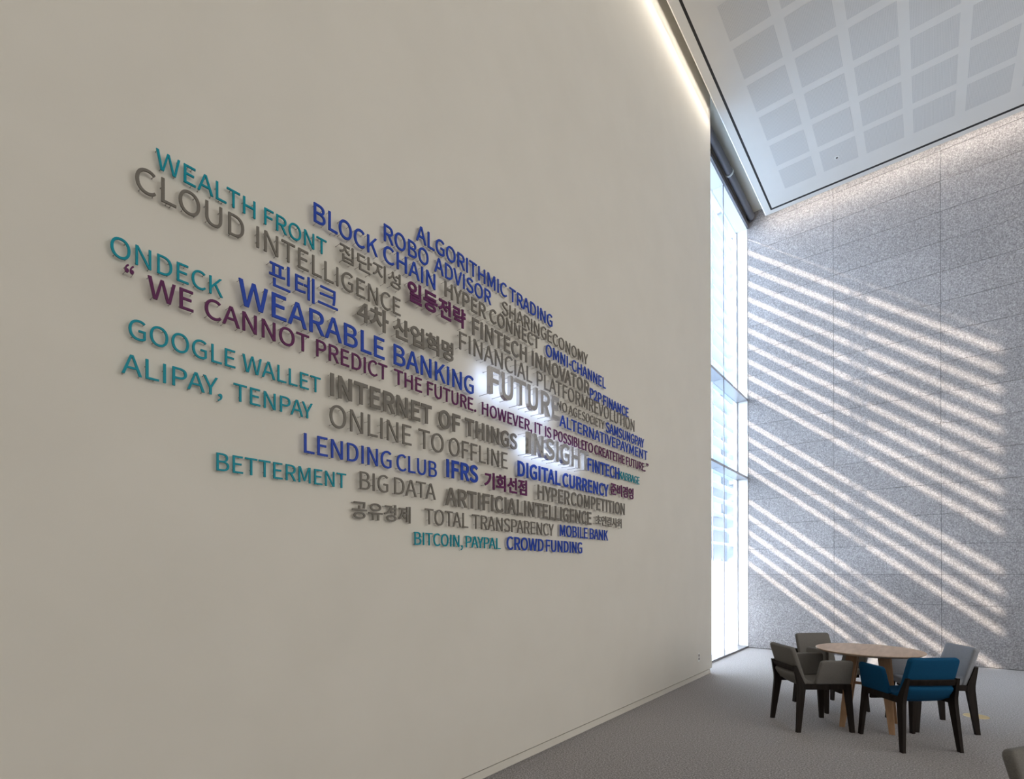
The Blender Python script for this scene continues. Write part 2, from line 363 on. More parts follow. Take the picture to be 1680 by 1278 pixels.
# ------------------------------------------------------------------ letters
GL = json.loads(r'''{"A":[609,["87 245 4 0 35 0 66 0 97 0 121 75 145 150 168 224 258 224 347 224 437 224 460 150 483 75 507 0 539 0 572 0 605 0 522 245 439 489 355 734 321 734 287 734 252 734 170 489","265 297 191 297 203 335 215 373 227 411 253 494 277 573 300 659 302 659 303 659 304 659 328 574 351 494 379 411 390 373 402 335 414 297 339 297"]],"B":[658,["101 245 101 0 179 0 257 0 334 0 499 0 613 71 613 215 613 315 551 374 464 391 464 392 464 394 464 396 533 418 571 482 571 555 571 684 467 734 318 734 246 734 174 734 101 734 101 489","230 423 193 423 193 502 193 581 193 661 231 661 269 661 306 661 422 661 480 629 480 543 480 468 429 423 302 423 266 423","236 74 193 74 193 166 193 258 193 350 236 350 279 350 321 350 451 350 522 309 522 218 522 119 448 74 321 74 279 74"]],"C":[639,["194 -13 378 -13 473 -13 545 25 603 92 586 112 569 132 552 151 505 99 452 68 382 68 241 68 153 184 153 370 153 553 246 666 385 666 448 666 496 638 535 597 551 617 568 637 585 657 543 704 473 747 384 747 197 747 58 604 58 367 58 128"]],"D":[689,["101 245 101 0 164 0 226 0 288 0 510 0 630 137 630 370 630 604 510 734 284 734 223 734 162 734 101 734 101 489","221 76 193 76 193 270 193 465 193 659 221 659 249 659 276 659 450 659 535 556 535 370 535 184 450 76 276 76 249 76"]],"E":[590,["101 245 101 0 246 0 390 0 535 0 535 26 535 53 535 79 421 79 307 79 193 79 193 168 193 257 193 346 286 346 379 346 472 346 472 373 472 399 472 426 379 426 286 426 193 426 193 502 193 579 193 656 303 656 414 656 524 656 524 682 524 708 524 734 383 734 242 734 101 734 101 489"]],"F":[553,["101 245 101 0 132 0 163 0 193 0 193 110 193 220 193 329 287 329 380 329 474 329 474 355 474 382 474 408 380 408 287 408 193 408 193 490 193 573 193 656 303 656 414 656 524 656 524 682 524 708 524 734 383 734 242 734 101 734 101 489"]],"G":[690,["196 -13 390 -13 488 -13 569 23 616 72 616 175 616 278 616 381 535 381 455 381 375 381 375 355 375 329 375 303 427 303 479 303 531 303 531 239 531 175 531 111 502 84 451 68 399 68 241 68 153 184 153 370 153 553 249 666 398 666 471 666 519 635 556 597 572 617 589 637 606 657 564 701 497 747 395 747 200 747 58 604 58 367 58 128"]],"H":[729,["101 245 101 0 132 0 163 0 193 0 193 115 193 231 193 346 307 346 422 346 536 346 536 231 536 115 536 0 567 0 598 0 629 0 629 245 629 489 629 734 598 734 567 734 536 734 536 632 536 529 536 427 422 427 307 427 193 427 193 529 193 632 193 734 163 734 132 734 101 734 101 489"]],"I":[293,["101 245 101 0 132 0 163 0 193 0 193 245 193 489 193 734 163 734 132 734 101 734 101 489"]],"K":[647,["101 245 101 0 132 0 163 0 193 0 193 77 193 155 193 232 235 282 277 332 319 383 393 255 466 128 540 0 574 0 609 0 643 0 554 152 466 304 378 456 454 548 531 641 608 734 573 734 538 734 503 734 400 611 298 488 195 366 195 366 194 366 193 366 193 488 193 611 193 734 163 734 132 734 101 734 101 489"]],"L":[544,["101 245 101 0 239 0 377 0 515 0 515 26 515 53 515 79 408 79 300 79 193 79 193 297 193 516 193 734 163 734 132 734 101 734 101 489"]],"M":[813,["101 245 101 0 129 0 157 0 184 0 184 136 184 271 184 407 184 470 178 559 172 623 174 623 175 623 176 623 196 567 216 511 235 456 282 328 328 201 375 74 395 74 416 74 437 74 483 201 529 328 575 456 594 511 614 567 634 623 635 623 637 623 638 623 633 559 626 470 626 407 626 271 626 136 626 0 655 0 683 0 712 0 712 245 712 489 712 734 675 734 638 734 601 734 554 603 507 472 461 341 444 291 429 239 410 188 408 188 407 188 406 188 388 239 372 291 352 341 306 472 259 603 212 734 175 734 138 734 101 734 101 489"]],"N":[724,["101 245 101 0 130 0 159 0 188 0 188 129 188 257 188 386 188 463 181 541 177 615 179 615 180 615 181 615 208 564 234 514 260 464 349 309 439 155 528 0 559 0 591 0 623 0 623 245 623 489 623 734 593 734 564 734 535 734 535 607 535 480 535 352 535 276 542 193 548 120 546 120 544 120 543 120 516 171 490 221 464 271 374 426 285 580 195 734 164 734 133 734 101 734 101 489"]],"O":[743,["187 -13 372 -13 556 -13 685 134 685 370 685 605 556 747 372 747 187 747 58 605 58 370 58 134","504 68 372 68 239 68 153 186 153 370 153 553 239 666 372 666 504 666 590 553 590 370 590 186"]],"P":[634,["101 245 101 0 132 0 163 0 193 0 193 97 193 195 193 292 234 292 274 292 314 292 476 292 585 364 585 519 585 679 475 734 310 734 241 734 171 734 101 734 101 489","230 368 193 368 193 465 193 562 193 659 228 659 263 659 298 659 428 659 493 626 493 519 493 414 432 368 302 368 266 368"]],"R":[636,["234 386 193 386 193 477 193 568 193 659 234 659 275 659 316 659 432 659 495 625 495 529 495 433 432 386 316 386 275 386","444 104 504 0 538 0 573 0 608 0 546 107 484 214 422 321 521 345 587 414 587 529 587 681 480 734 330 734 254 734 178 734 101 734 101 489 101 245 101 0 132 0 163 0 193 0 193 104 193 208 193 311 237 311 281 311 325 311 385 208"]],"S":[597,["200 -13 304 -13 458 -13 554 79 554 195 554 304 488 354 403 392 368 407 333 422 298 437 241 461 176 488 176 560 176 625 230 666 313 666 382 666 436 640 481 598 497 618 513 637 529 657 478 710 401 747 313 747 180 747 82 666 82 553 82 446 163 394 231 365 266 349 301 334 336 318 407 287 460 263 460 187 460 116 403 68 305 68 229 68 155 104 103 159 85 138 66 116 48 95 111 29"]],"T":[600,["253 219 253 0 284 0 315 0 346 0 346 219 346 437 346 656 421 656 495 656 569 656 569 682 569 708 569 734 390 734 210 734 31 734 31 708 31 682 31 656 105 656 179 656 253 656 253 437"]],"U":[722,["211 -13 362 -13 511 -13 625 67 625 302 625 446 625 590 625 734 595 734 565 734 536 734 536 589 536 445 536 300 536 124 459 68 362 68 265 68 190 124 190 300 190 445 190 589 190 734 160 734 129 734 98 734 98 590 98 446 98 302 98 67"]],"V":[576,["157 245 235 0 271 0 307 0 342 0 420 245 498 489 576 734 544 734 513 734 482 734 442 602 403 469 364 336 338 250 320 180 292 94 291 94 290 94 288 94 261 180 242 250 217 336 178 469 138 602 98 734 66 734 33 734 1 734 79 489"]],"W":[879,["130 245 181 0 218 0 255 0 291 0 328 148 364 295 401 443 413 501 427 554 438 610 439 610 440 610 442 610 454 554 465 501 478 443 515 295 552 148 589 0 626 0 664 0 701 0 751 245 802 489 852 734 823 734 793 734 764 734 738 601 711 468 685 334 672 255 658 176 645 96 643 96 641 96 639 96 621 176 605 256 587 334 553 468 519 601 485 734 456 734 428 734 400 734 366 601 332 468 298 334 280 255 262 176 246 96 245 96 244 96 242 96 227 176 213 255 198 334 173 468 147 601 121 734 89 734 58 734 26 734 78 489"]],"Y":[532,["219 95 219 0 250 0 281 0 311 0 311 95 311 190 311 284 385 434 459 584 533 734 501 734 469 734 437 734 405 665 374 596 342 527 319 473 294 421 268 366 267 366 266 366 264 366 238 421 216 473 192 527 161 596 129 665 97 734 64 734 32 734 -1 734 72 584 146 434 219 284 219 190"]],"2":[556,["44 18 44 0 198 0 352 0 506 0 506 26 506 53 506 79 438 79 370 79 302 79 265 79 220 75 182 72 354 235 471 385 471 532 471 662 388 747 256 747 163 747 99 705 40 640 58 623 75 605 93 588 134 637 185 673 245 673 336 673 381 612 381 528 381 402 274 255 44 54 44 36"]],"4":[556,["340 67 340 0 369 0 398 0 427 0 427 67 427 135 427 202 459 202 492 202 525 202 525 227 525 251 525 275 492 275 459 275 427 275 427 428 427 581 427 734 393 734 359 734 325 734 224 577 122 420 20 262 20 242 20 222 20 202 127 202 234 202 340 202 340 135","340 350 340 275 265 275 190 275 115 275 171 359 227 442 282 526 303 562 323 599 341 634 343 634 344 634 345 634 343 597 340 537 340 501 340 426"]],".":[278,["102 -13 139 -13 175 -13 205 15 205 56 205 98 175 126 139 126 102 126 73 98 73 56 73 15"]],",":[278,["68 -172 75 -190 165 -152 221 -77 221 19 221 86 192 126 144 126 107 126 75 102 75 62 75 22 106 -2 142 -2 146 -2 150 -1 153 -1 152 -61 115 -109 53 -136 60 -154"]],"-":[347,["46 269 46 245 132 245 217 245 302 245 302 269 302 292 302 315 217 315 132 315 46 315 46 292"]],"“":[1001,["717 783 771 810 764 823 757 836 750 848 686 819 625 750 625 661 625 606 661 566 704 566 749 566 772 600 772 631 772 667 747 695 710 695 699 695 688 692 682 687 682 731","909 783 963 810 956 823 949 836 942 848 878 819 817 750 817 661 817 606 853 566 896 566 941 566 964 600 964 631 964 667 939 695 901 695 890 695 880 692 874 687 874 731"]],"”":[1001,["284 627 230 600 237 587 244 574 251 562 315 592 377 660 377 749 377 804 340 844 297 844 252 844 229 811 229 779 229 743 254 715 291 715 302 715 313 719 319 723 319 679","92 627 38 600 45 587 52 574 59 562 123 592 184 660 184 749 184 804 148 844 105 844 60 844 37 811 37 779 37 743 62 715 100 715 111 715 121 719 127 723 127 679"]],"Z":[604,["50 19 50 0 219 0 388 0 557 0 557 26 557 53 557 79 426 79 295 79 164 79 293 279 423 479 552 679 552 697 552 716 552 734 396 734 241 734 85 734 85 708 85 682 85 656 203 656 320 656 438 656 308 456 179 256 50 56 50 37"]],"집":[921,["737 828 709 828 709 665 709 501 709 337 737 337 764 337 792 337 792 501 792 665 792 828 764 828","236 293 209 293 209 174 209 54 209 -66 404 -66 598 -66 792 -66 792 54 792 174 792 293 765 293 737 293 710 293 710 257 710 221 710 185 570 185 430 185 290 185 290 221 290 257 290 293 263 293","290 80 290 119 430 119 570 119 710 119 710 80 710 41 710 2 570 2 430 2 290 2 290 41","249 768 84 768 84 746 84 723 84 701 153 701 222 701 291 701 291 694 291 687 291 680 291 557 197 445 61 402 75 380 89 358 103 335 211 373 295 451 334 550 376 457 459 385 564 351 577 373 591 395 605 417 471 458 376 563 376 680 376 687 376 694 376 701 444 701 512 701 580 701 580 723 580 746 580 768 415 768"]],"단":[921,["698 828 670 828 670 610 670 391 670 172 698 172 725 172 753 172 753 278 753 385 753 491 798 491 843 491 887 491 887 514 887 537 887 560 843 560 798 560 753 560 753 649 753 739 753 828 725 828","225 750 92 750 92 611 92 472 92 332 115 332 139 332 162 332 351 332 459 338 584 364 580 386 577 409 574 432 456 408 353 402 174 402 174 495 174 588 174 682 280 682 386 682 492 682 492 705 492 727 492 750 359 750","217 238 189 238 189 140 189 41 189 -58 391 -58 592 -58 793 -58 793 -35 793 -13 793 10 619 10 445 10 271 10 271 86 271 162 271 238 244 238"]],"지":[921,["736 828 708 828 708 526 708 224 708 -78 736 -78 763 -78 791 -78 791 224 791 526 791 828 763 828","248 735 79 735 79 712 79 689 79 666 149 666 219 666 289 666 289 628 289 590 289 552 289 396 180 224 50 162 66 140 82 118 98 96 201 148 291 262 332 395 375 270 464 167 569 118 584 140 600 162 615 184 482 242 374 399 374 552 374 590 374 628 374 666 444 666 514 666 585 666 585 689 585 712 585 735 416 735"]],"성":[921,["684 265 497 265 309 265 195 202 195 94 195 -14 309 -76 497 -76 684 -76 798 -14 798 94 798 202","361 199 497 199 633 199 716 160 716 94 716 29 633 -10 497 -10 361 -10 277 29 277 94 277 160","306 777 278 777 278 746 278 715 278 684 278 545 188 424 49 375 64 352 78 330 93 307 202 348 283 432 321 539 361 445 437 372 537 334 552 356 567 378 582 400 450 445 361 559 361 687 361 717 361 747 361 777 333 777","580 637 515 637 515 614 515 591 515 568 580 568 646 568 712 568 712 476 712 384 712 292 740 292 767 292 795 292 795 471 795 650 795 828 767 828 740 828 712 828 712 764 712 701 712 637 646 637"]],"핀":[921,["737 827 709 827 709 604 709 381 709 158 737 158 764 158 792 158 792 381 792 604 792 827 764 827","232 220 204 220 204 128 204 35 204 -58 408 -58 611 -58 814 -58 814 -35 814 -13 814 10 639 10 463 10 287 10 287 80 287 150 287 220 260 220","72 318 75 295 231 295 442 297 626 326 624 347 622 368 620 389 577 384 533 380 487 376 487 475 487 575 487 675 517 675 547 675 577 675 577 698 577 720 577 743 415 743 252 743 90 743 90 720 90 698 90 675 120 675 150 675 179 675 179 571 179 468 179 365 141 365 103 365 65 365 68 341","259 572 259 675 308 675 358 675 407 675 407 574 407 473 407 372 358 370 308 368 259 367 259 469"]],"테":[921,["766 828 739 828 739 526 739 224 739 -78 766 -78 792 -78 819 -78 819 224 819 526 819 828 792 828","583 807 557 807 557 700 557 592 557 485 513 485 470 485 427 485 427 462 427 439 427 417 470 417 513 417 557 417 557 267 557 118 557 -31 583 -31 609 -31 635 -31 635 248 635 528 635 807 609 807","196 719 84 719 84 526 84 332 84 139 103 139 122 139 141 139 283 139 369 142 472 163 469 186 466 209 464 231 369 212 290 207 163 207 163 274 163 341 163 409 235 409 306 409 378 409 378 430 378 452 378 474 306 474 235 474 163 474 163 533 163 592 163 652 249 652 334 652 420 652 420 674 420 697 420 719 308 719"]],"크":[921,["323 117 50 117 50 94 50 71 50 48 323 48 595 48 868 48 868 71 868 94 868 117 595 117","355 736 148 736 148 713 148 691 148 668 328 668 507 668 687 668 687 654 687 639 687 625 687 579 687 533 685 485 498 477 310 469 123 461 127 438 131 415 135 393 317 402 500 412 682 422 677 351 667 277 647 191 675 189 702 186 730 183 768 369 768 492 768 625 768 662 768 699 768 736 561 736"]],"일":[921,["440 795 304 795 169 795 70 712 70 594 70 476 169 394 304 394 440 394 538 476 538 594 538 712","216 726 304 726 393 726 458 672 458 594 458 516 393 462 304 462 216 462 151 516 151 594 151 672","737 828 709 828 709 674 709 519 709 365 737 365 764 365 792 365 792 519 792 674 792 828 764 828","209 55 209 1 209 -21 209 -44 209 -66 414 -66 619 -66 823 -66 823 -44 823 -21 823 1 645 1 467 1 289 1 289 34 289 67 289 100 457 100 625 100 792 100 792 173 792 246 792 319 597 319 402 319 206 319 206 297 206 275 206 253 374 253 542 253 710 253 710 223 710 193 710 162 543 162 376 162 209 162 209 108"]],"등":[921,["323 398 50 398 50 375 50 351 50 328 323 328 596 328 869 328 869 351 869 375 869 398 596 398","652 250 459 250 265 250 148 191 148 87 148 -17 265 -76 459 -76 652 -76 768 -17 768 87 768 191","316 185 459 185 600 185 685 149 685 87 685 24 600 -11 459 -11 316 -11 232 24 232 87 232 149","358 792 153 792 153 689 153 586 153 483 360 483 566 483 773 483 773 505 773 528 773 551 594 551 415 551 235 551 235 609 235 666 235 724 413 724 590 724 767 724 767 747 767 769 767 792 562 792"]],"전":[921,["740 827 712 827 712 744 712 661 712 578 651 578 590 578 530 578 530 555 530 532 530 510 590 510 651 510 712 510 712 394 712 279 712 163 740 163 767 163 795 163 795 385 795 606 795 827 767 827","245 222 217 222 217 129 217 35 217 -58 418 -58 619 -58 820 -58 820 -35 820 -13 820 10 647 10 473 10 299 10 299 81 299 152 299 222 272 222","240 754 79 754 79 731 79 709 79 686 146 686 213 686 280 686 280 671 280 657 280 642 280 513 187 393 53 345 67 323 82 301 96 278 203 318 285 402 323 505 363 412 441 336 542 299 556 321 570 343 584 366 453 412 365 526 365 642 365 657 365 671 365 686 431 686 497 686 563 686 563 709 563 731 563 754 402 754"]],"략":[921,["361 229 164 229 164 207 164 184 164 161 333 161 501 161 670 161 670 82 670 2 670 -77 698 -77 725 -77 753 -77 753 25 753 127 753 229 557 229","698 827 670 827 670 644 670 461 670 277 698 277 725 277 753 277 753 326 753 376 753 425 797 425 842 425 886 425 886 448 886 471 886 494 842 494 797 494 753 494 753 534 753 574 753 615 797 615 842 615 886 615 886 638 886 661 886 684 842 684 797 684 753 684 753 732 753 779 753 827 725 827","223 774 87 774 87 751 87 729 87 706 196 706 305 706 414 706 414 667 414 627 414 588 305 588 197 588 89 588 89 500 89 412 89 324 113 324 137 324 160 324 328 324 448 330 591 354 588 377 585 400 583 423 445 400 329 394 171 394 171 437 171 480 171 523 279 523 387 523 495 523 495 607 495 690 495 774 359 774"]],"차":[921,["297 811 269 811 269 764 269 718 269 671 202 671 134 671 66 671 66 649 66 626 66 604 134 604 202 604 270 604 270 581 270 558 270 535 270 380 174 224 41 161 57 140 72 118 88 97 191 147 273 251 312 376 350 260 428 162 526 114 541 135 557 156 573 177 443 241 351 390 351 535 351 558 351 581 351 604 419 604 486 604 553 604 553 626 553 649 553 671 486 671 419 671 352 671 352 718 352 764 352 811 325 811","691 828 663 828 663 526 663 224 663 -78 691 -78 718 -78 746 -78 746 77 746 232 746 387 795 387 845 387 894 387 894 410 894 433 894 457 845 457 795 457 746 457 746 580 746 704 746 828 718 828"]],"산":[921,["300 773 272 773 272 736 272 699 272 662 272 522 184 400 46 350 61 328 76 306 91 284 198 325 278 408 316 514 356 419 435 343 536 306 550 328 564 350 578 373 446 419 354 535 354 659 354 697 354 735 354 773 327 773","698 828 670 828 670 605 670 382 670 159 698 159 725 159 753 159 753 266 753 374 753 481 797 481 842 481 886 481 886 504 886 527 886 551 842 551 797 551 753 551 753 643 753 736 753 828 725 828","218 223 190 223 190 130 190 36 190 -58 391 -58 592 -58 793 -58 793 -35 793 -13 793 10 620 10 447 10 274 10 274 81 274 152 274 223 246 223"]],"업":[921,["207 716 297 716 387 716 451 659 451 577 451 495 387 437 297 437 207 437 143 495 143 577 143 659","243 296 215 296 215 176 215 55 215 -66 409 -66 602 -66 795 -66 795 55 795 176 795 296 767 296 740 296 712 296 712 259 712 221 712 183 574 183 436 183 297 183 297 221 297 259 297 296 270 296","297 79 297 117 436 117 574 117 712 117 712 79 712 40 712 2 574 2 436 2 297 2 297 40","740 828 712 828 712 756 712 684 712 612 650 612 588 612 527 612 510 716 419 786 297 786 161 786 64 700 64 577 64 453 161 367 297 367 420 367 512 438 528 544 589 544 651 544 712 544 712 476 712 409 712 341 740 341 767 341 795 341 795 504 795 666 795 828 767 828"]],"혁":[921,["428 618 307 618 188 618 103 550 103 449 103 348 188 279 307 279 428 279 513 348 513 449 513 550","232 554 307 554 383 554 436 512 436 449 436 387 383 344 307 344 232 344 181 387 181 449 181 512","392 200 190 200 190 178 190 156 190 133 364 133 538 133 712 133 712 63 712 -8 712 -78 740 -78 767 -78 795 -78 795 15 795 107 795 200 593 200","295 836 267 836 267 802 267 769 267 735 195 735 123 735 51 735 51 713 51 690 51 668 220 668 390 668 559 668 559 690 559 713 559 735 489 735 419 735 349 735 349 769 349 802 349 836 322 836","609 436 558 436 558 413 558 390 558 368 609 368 661 368 712 368 712 329 712 291 712 253 740 253 767 253 795 253 795 445 795 637 795 828 767 828 740 828 712 828 712 754 712 680 712 606 661 606 610 606 559 606 559 583 559 561 559 539 610 539 661 539 712 539 712 504 712 470 712 436 661 436"]],"명":[921,["340 692 424 692 424 603 424 513 424 424 340 424 257 424 173 424 173 513 173 603 173 692 257 692","684 265 497 265 309 265 195 202 195 94 195 -14 309 -76 497 -76 684 -76 798 -14 798 94 798 202","361 200 497 200 633 200 716 161 716 94 716 28 633 -11 497 -11 361 -11 277 28 277 94 277 161","643 614 712 614 712 576 712 539 712 502 643 502 574 502 505 502 505 539 505 576 505 614 574 614","230 759 92 759 92 625 92 491 92 356 230 356 367 356 505 356 505 382 505 408 505 434 574 434 643 434 712 434 712 387 712 339 712 292 740 292 767 292 795 292 795 471 795 650 795 828 767 828 740 828 712 828 712 779 712 730 712 681 643 681 574 681 505 681 505 707 505 733 505 759 367 759"]],"기":[921,["738 828 710 828 710 526 710 224 710 -78 738 -78 765 -78 793 -78 793 224 793 526 793 828 765 828","244 730 103 730 103 708 103 685 103 663 216 663 329 663 443 663 426 447 303 274 61 158 76 136 90 113 105 91 409 238 527 469 527 730 386 730"]],"회":[921,["733 828 705 828 705 526 705 224 705 -78 733 -78 760 -78 788 -78 788 224 788 526 788 828 760 828","267 534 348 534 432 534 488 493 488 431 488 369 432 328 348 328 267 328 210 369 210 431 210 493","479 599 348 599 219 599 132 532 132 431 132 340 201 278 308 265 308 233 308 201 308 168 218 165 131 164 55 164 59 141 63 117 67 94 233 94 453 97 653 130 651 151 649 172 647 192 565 181 478 175 392 171 392 203 392 235 392 266 498 279 567 341 567 431 567 532","336 827 308 827 308 790 308 754 308 717 230 717 152 717 74 717 74 695 74 672 74 650 257 650 441 650 624 650 624 672 624 695 624 717 546 717 469 717 392 717 392 754 392 790 392 827 364 827"]],"선":[921,["740 827 712 827 712 756 712 686 712 615 646 615 580 615 515 615 515 592 515 569 515 546 580 546 646 546 712 546 712 414 712 282 712 150 740 150 767 150 795 150 795 376 795 602 795 827 767 827","305 773 277 773 277 736 277 699 277 662 277 523 186 396 51 345 66 323 80 301 95 279 201 321 281 408 319 516 359 418 436 339 535 300 550 322 565 344 580 366 449 414 360 533 360 659 360 697 360 735 360 773 332 773","241 225 213 225 213 131 213 36 213 -58 414 -58 615 -58 816 -58 816 -35 816 -13 816 10 643 10 470 10 296 10 296 82 296 154 296 225 269 225"]],"점":[921,["403 253 207 253 207 147 207 40 207 -66 403 -66 599 -66 795 -66 795 40 795 147 795 253 599 253","572 187 714 187 714 126 714 64 714 2 572 2 431 2 289 2 289 64 289 126 289 187 431 187","740 828 712 828 712 753 712 677 712 602 652 602 592 602 533 602 533 579 533 556 533 533 592 533 652 533 712 533 712 455 712 377 712 298 740 298 767 298 795 298 795 475 795 652 795 828 767 828","240 770 79 770 79 747 79 725 79 702 146 702 213 702 280 702 280 691 280 680 280 669 280 541 187 420 53 373 67 350 82 328 96 306 203 345 285 429 323 532 363 439 441 364 542 326 556 348 570 371 584 393 453 440 365 553 365 669 365 680 365 691 365 702 431 702 497 702 563 702 563 725 563 747 563 770 402 770"]],"준":[921,["348 783 125 783 125 761 125 738 125 716 219 716 312 716 406 716 406 606 260 516 99 494 109 472 120 450 130 428 278 449 411 522 459 627 508 522 641 449 788 428 798 450 809 472 819 494 659 516 513 606 513 716 607 716 700 716 794 716 794 738 794 761 794 783 571 783","323 363 49 363 49 340 49 317 49 294 174 294 299 294 425 294 425 233 425 172 425 111 452 111 479 111 507 111 507 172 507 233 507 294 628 294 749 294 870 294 870 317 870 340 870 363 597 363","181 199 153 199 153 113 153 28 153 -58 362 -58 570 -58 779 -58 779 -35 779 -13 779 10 598 10 417 10 236 10 236 73 236 136 236 199 209 199"]],"비":[921,["736 828 708 828 708 526 708 223 708 -79 736 -79 763 -79 791 -79 791 223 791 526 791 828 763 828","129 751 101 751 101 547 101 343 101 139 243 139 386 139 528 139 528 343 528 547 528 751 500 751 473 751 446 751 446 672 446 592 446 513 359 513 271 513 184 513 184 592 184 672 184 751 157 751","184 367 184 447 271 447 359 447 446 447 446 367 446 288 446 208 359 208 271 208 184 208 184 288"]],"경":[921,["683 275 501 275 317 275 200 209 200 101 200 -8 317 -74 501 -74 683 -74 800 -8 800 101 800 209","368 209 501 209 633 209 718 169 718 101 718 33 633 -7 501 -7 368 -7 282 33 282 101 282 169","244 760 108 760 108 737 108 715 108 692 214 692 320 692 427 692 411 536 277 415 62 351 73 329 85 307 96 285 289 342 428 448 486 594 561 594 637 594 712 594 712 553 712 513 712 473 633 473 554 473 476 473 476 450 476 427 476 405 554 405 633 405 712 405 712 365 712 325 712 285 740 285 767 285 795 285 795 466 795 647 795 827 767 827 740 827 712 827 712 772 712 716 712 661 644 661 575 661 507 661 513 692 517 725 517 760 381 760"]],"영":[921,["208 703 297 703 386 703 451 644 451 559 451 475 386 415 297 415 208 415 143 475 143 559 143 644","683 270 497 270 310 270 195 206 195 97 195 -12 310 -76 497 -76 683 -76 798 -12 798 97 798 206","361 205 497 205 634 205 717 165 717 97 717 30 634 -10 497 -10 361 -10 276 30 276 97 276 165","526 608 518 630 582 630 647 630 712 630 712 583 712 536 712 489 648 489 583 489 519 489 526 511 530 534 530 559 530 584","740 828 712 828 712 784 712 741 712 697 635 697 557 697 480 697 438 745 374 774 297 774 163 774 64 685 64 559 64 433 163 343 297 343 374 343 438 373 480 421 557 421 635 421 712 421 712 378 712 335 712 292 740 292 767 292 795 292 795 471 795 650 795 828 767 828"]],"공":[921,["649 256 456 256 263 256 141 194 141 89 141 -14 263 -76 456 -76 649 -76 771 -14 771 89 771 194","314 192 456 192 598 192 689 153 689 89 689 27 598 -11 456 -11 314 -11 223 27 223 89 223 153","353 782 147 782 147 760 147 737 147 715 325 715 504 715 682 715 682 712 682 709 682 706 682 635 682 568 658 475 685 472 712 469 739 466 764 559 764 633 764 706 764 731 764 757 764 782 558 782","414 581 387 581 387 523 387 465 387 407 275 407 163 407 51 407 51 384 51 361 51 338 323 338 595 338 867 338 867 361 867 384 867 407 734 407 602 407 469 407 469 465 469 523 469 581 441 581"]],"유":[921,["647 792 458 792 269 792 141 715 141 594 141 474 269 398 458 398 647 398 775 474 775 594 775 715","319 725 458 725 597 725 690 674 690 594 690 515 597 465 458 465 319 465 226 515 226 594 226 674","323 312 49 312 49 290 49 267 49 244 120 244 190 244 260 244 260 137 260 29 260 -78 289 -78 317 -78 345 -78 345 29 345 137 345 244 421 244 496 244 572 244 572 137 572 29 572 -78 600 -78 628 -78 656 -78 656 29 656 137 656 244 727 244 799 244 870 244 870 267 870 290 870 312 597 312"]],"제":[921,["765 828 739 828 739 526 739 224 739 -78 765 -78 792 -78 818 -78 818 224 818 526 818 828 792 828","584 807 558 807 558 706 558 604 558 503 508 503 458 503 409 503 409 480 409 457 409 435 458 435 508 435 558 435 558 279 558 124 558 -31 584 -31 610 -31 636 -31 636 248 636 528 636 807 610 807","202 722 64 722 64 699 64 677 64 654 121 654 178 654 235 654 235 627 235 599 235 572 235 407 164 241 39 165 56 145 73 124 90 103 180 159 244 265 276 389 308 274 370 177 458 124 474 145 491 166 508 186 384 258 315 415 315 572 315 599 315 627 315 654 370 654 424 654 478 654 478 677 478 699 478 722 340 722"]],"초":[921,["446 310 419 310 419 242 419 174 419 105 296 105 173 105 50 105 50 82 50 59 50 36 324 36 598 36 871 36 871 59 871 82 871 105 748 105 624 105 501 105 501 174 501 242 501 310 473 310","446 809 419 809 419 768 419 726 419 685 321 685 224 685 126 685 126 662 126 640 126 617 223 617 320 617 418 617 417 478 271 373 95 344 106 323 116 301 127 279 273 304 403 378 460 489 517 378 647 304 792 279 803 301 813 323 824 344 648 373 503 478 502 617 599 617 696 617 793 617 793 640 793 662 793 685 696 685 598 685 501 685 501 726 501 768 501 809 473 809"]],"연":[921,["208 696 297 696 385 696 451 633 451 543 451 453 385 390 297 390 208 390 143 453 143 543 143 633","647 618 712 618 712 568 712 519 712 470 648 470 583 470 519 470 526 493 530 517 530 543 530 570 526 595 518 618 582 618","374 770 297 770 163 770 64 676 64 543 64 411 163 316 297 316 375 316 441 348 483 402 559 402 636 402 712 402 712 320 712 239 712 158 740 158 767 158 795 158 795 381 795 604 795 827 767 827 740 827 712 827 712 780 712 733 712 686 635 686 558 686 482 686 440 738","245 227 217 227 217 132 217 37 217 -58 418 -58 619 -58 820 -58 820 -35 820 -13 820 10 647 10 473 10 299 10 299 82 299 155 299 227 272 227"]],"결":[921,["554 524 475 524 475 502 475 480 475 459 554 459 633 459 712 459 712 428 712 397 712 366 740 366 767 366 795 366 795 520 795 674 795 828 767 828 740 828 712 828 712 784 712 741 712 697 644 697 576 697 508 697 513 724 516 753 516 783 381 783 246 783 111 783 111 760 111 738 111 715 216 715 320 715 425 715 410 572 284 465 65 414 75 391 84 368 94 345 294 394 434 490 489 632 563 632 638 632 712 632 712 596 712 560 712 524 633 524","214 54 214 -2 214 -24 214 -47 214 -69 418 -69 622 -69 825 -69 825 -47 825 -24 825 -2 649 -2 473 -2 296 -2 296 33 296 67 296 102 463 102 629 102 795 102 795 176 795 250 795 324 601 324 407 324 212 324 212 302 212 280 212 257 379 257 545 257 712 257 712 227 712 196 712 165 546 165 380 165 214 165 214 109"]],"사":[921,["299 750 271 750 271 696 271 642 271 588 271 422 169 248 37 182 54 160 71 138 88 115 190 169 273 282 313 416 353 290 435 184 533 133 550 155 567 177 584 199 456 263 353 428 353 588 353 642 353 696 353 750 326 750","691 828 663 828 663 526 663 224 663 -78 691 -78 718 -78 746 -78 746 78 746 234 746 391 795 391 845 391 894 391 894 414 894 438 894 462 845 462 795 462 746 462 746 584 746 706 746 828 718 828"]]}''')
EM = 1000.0
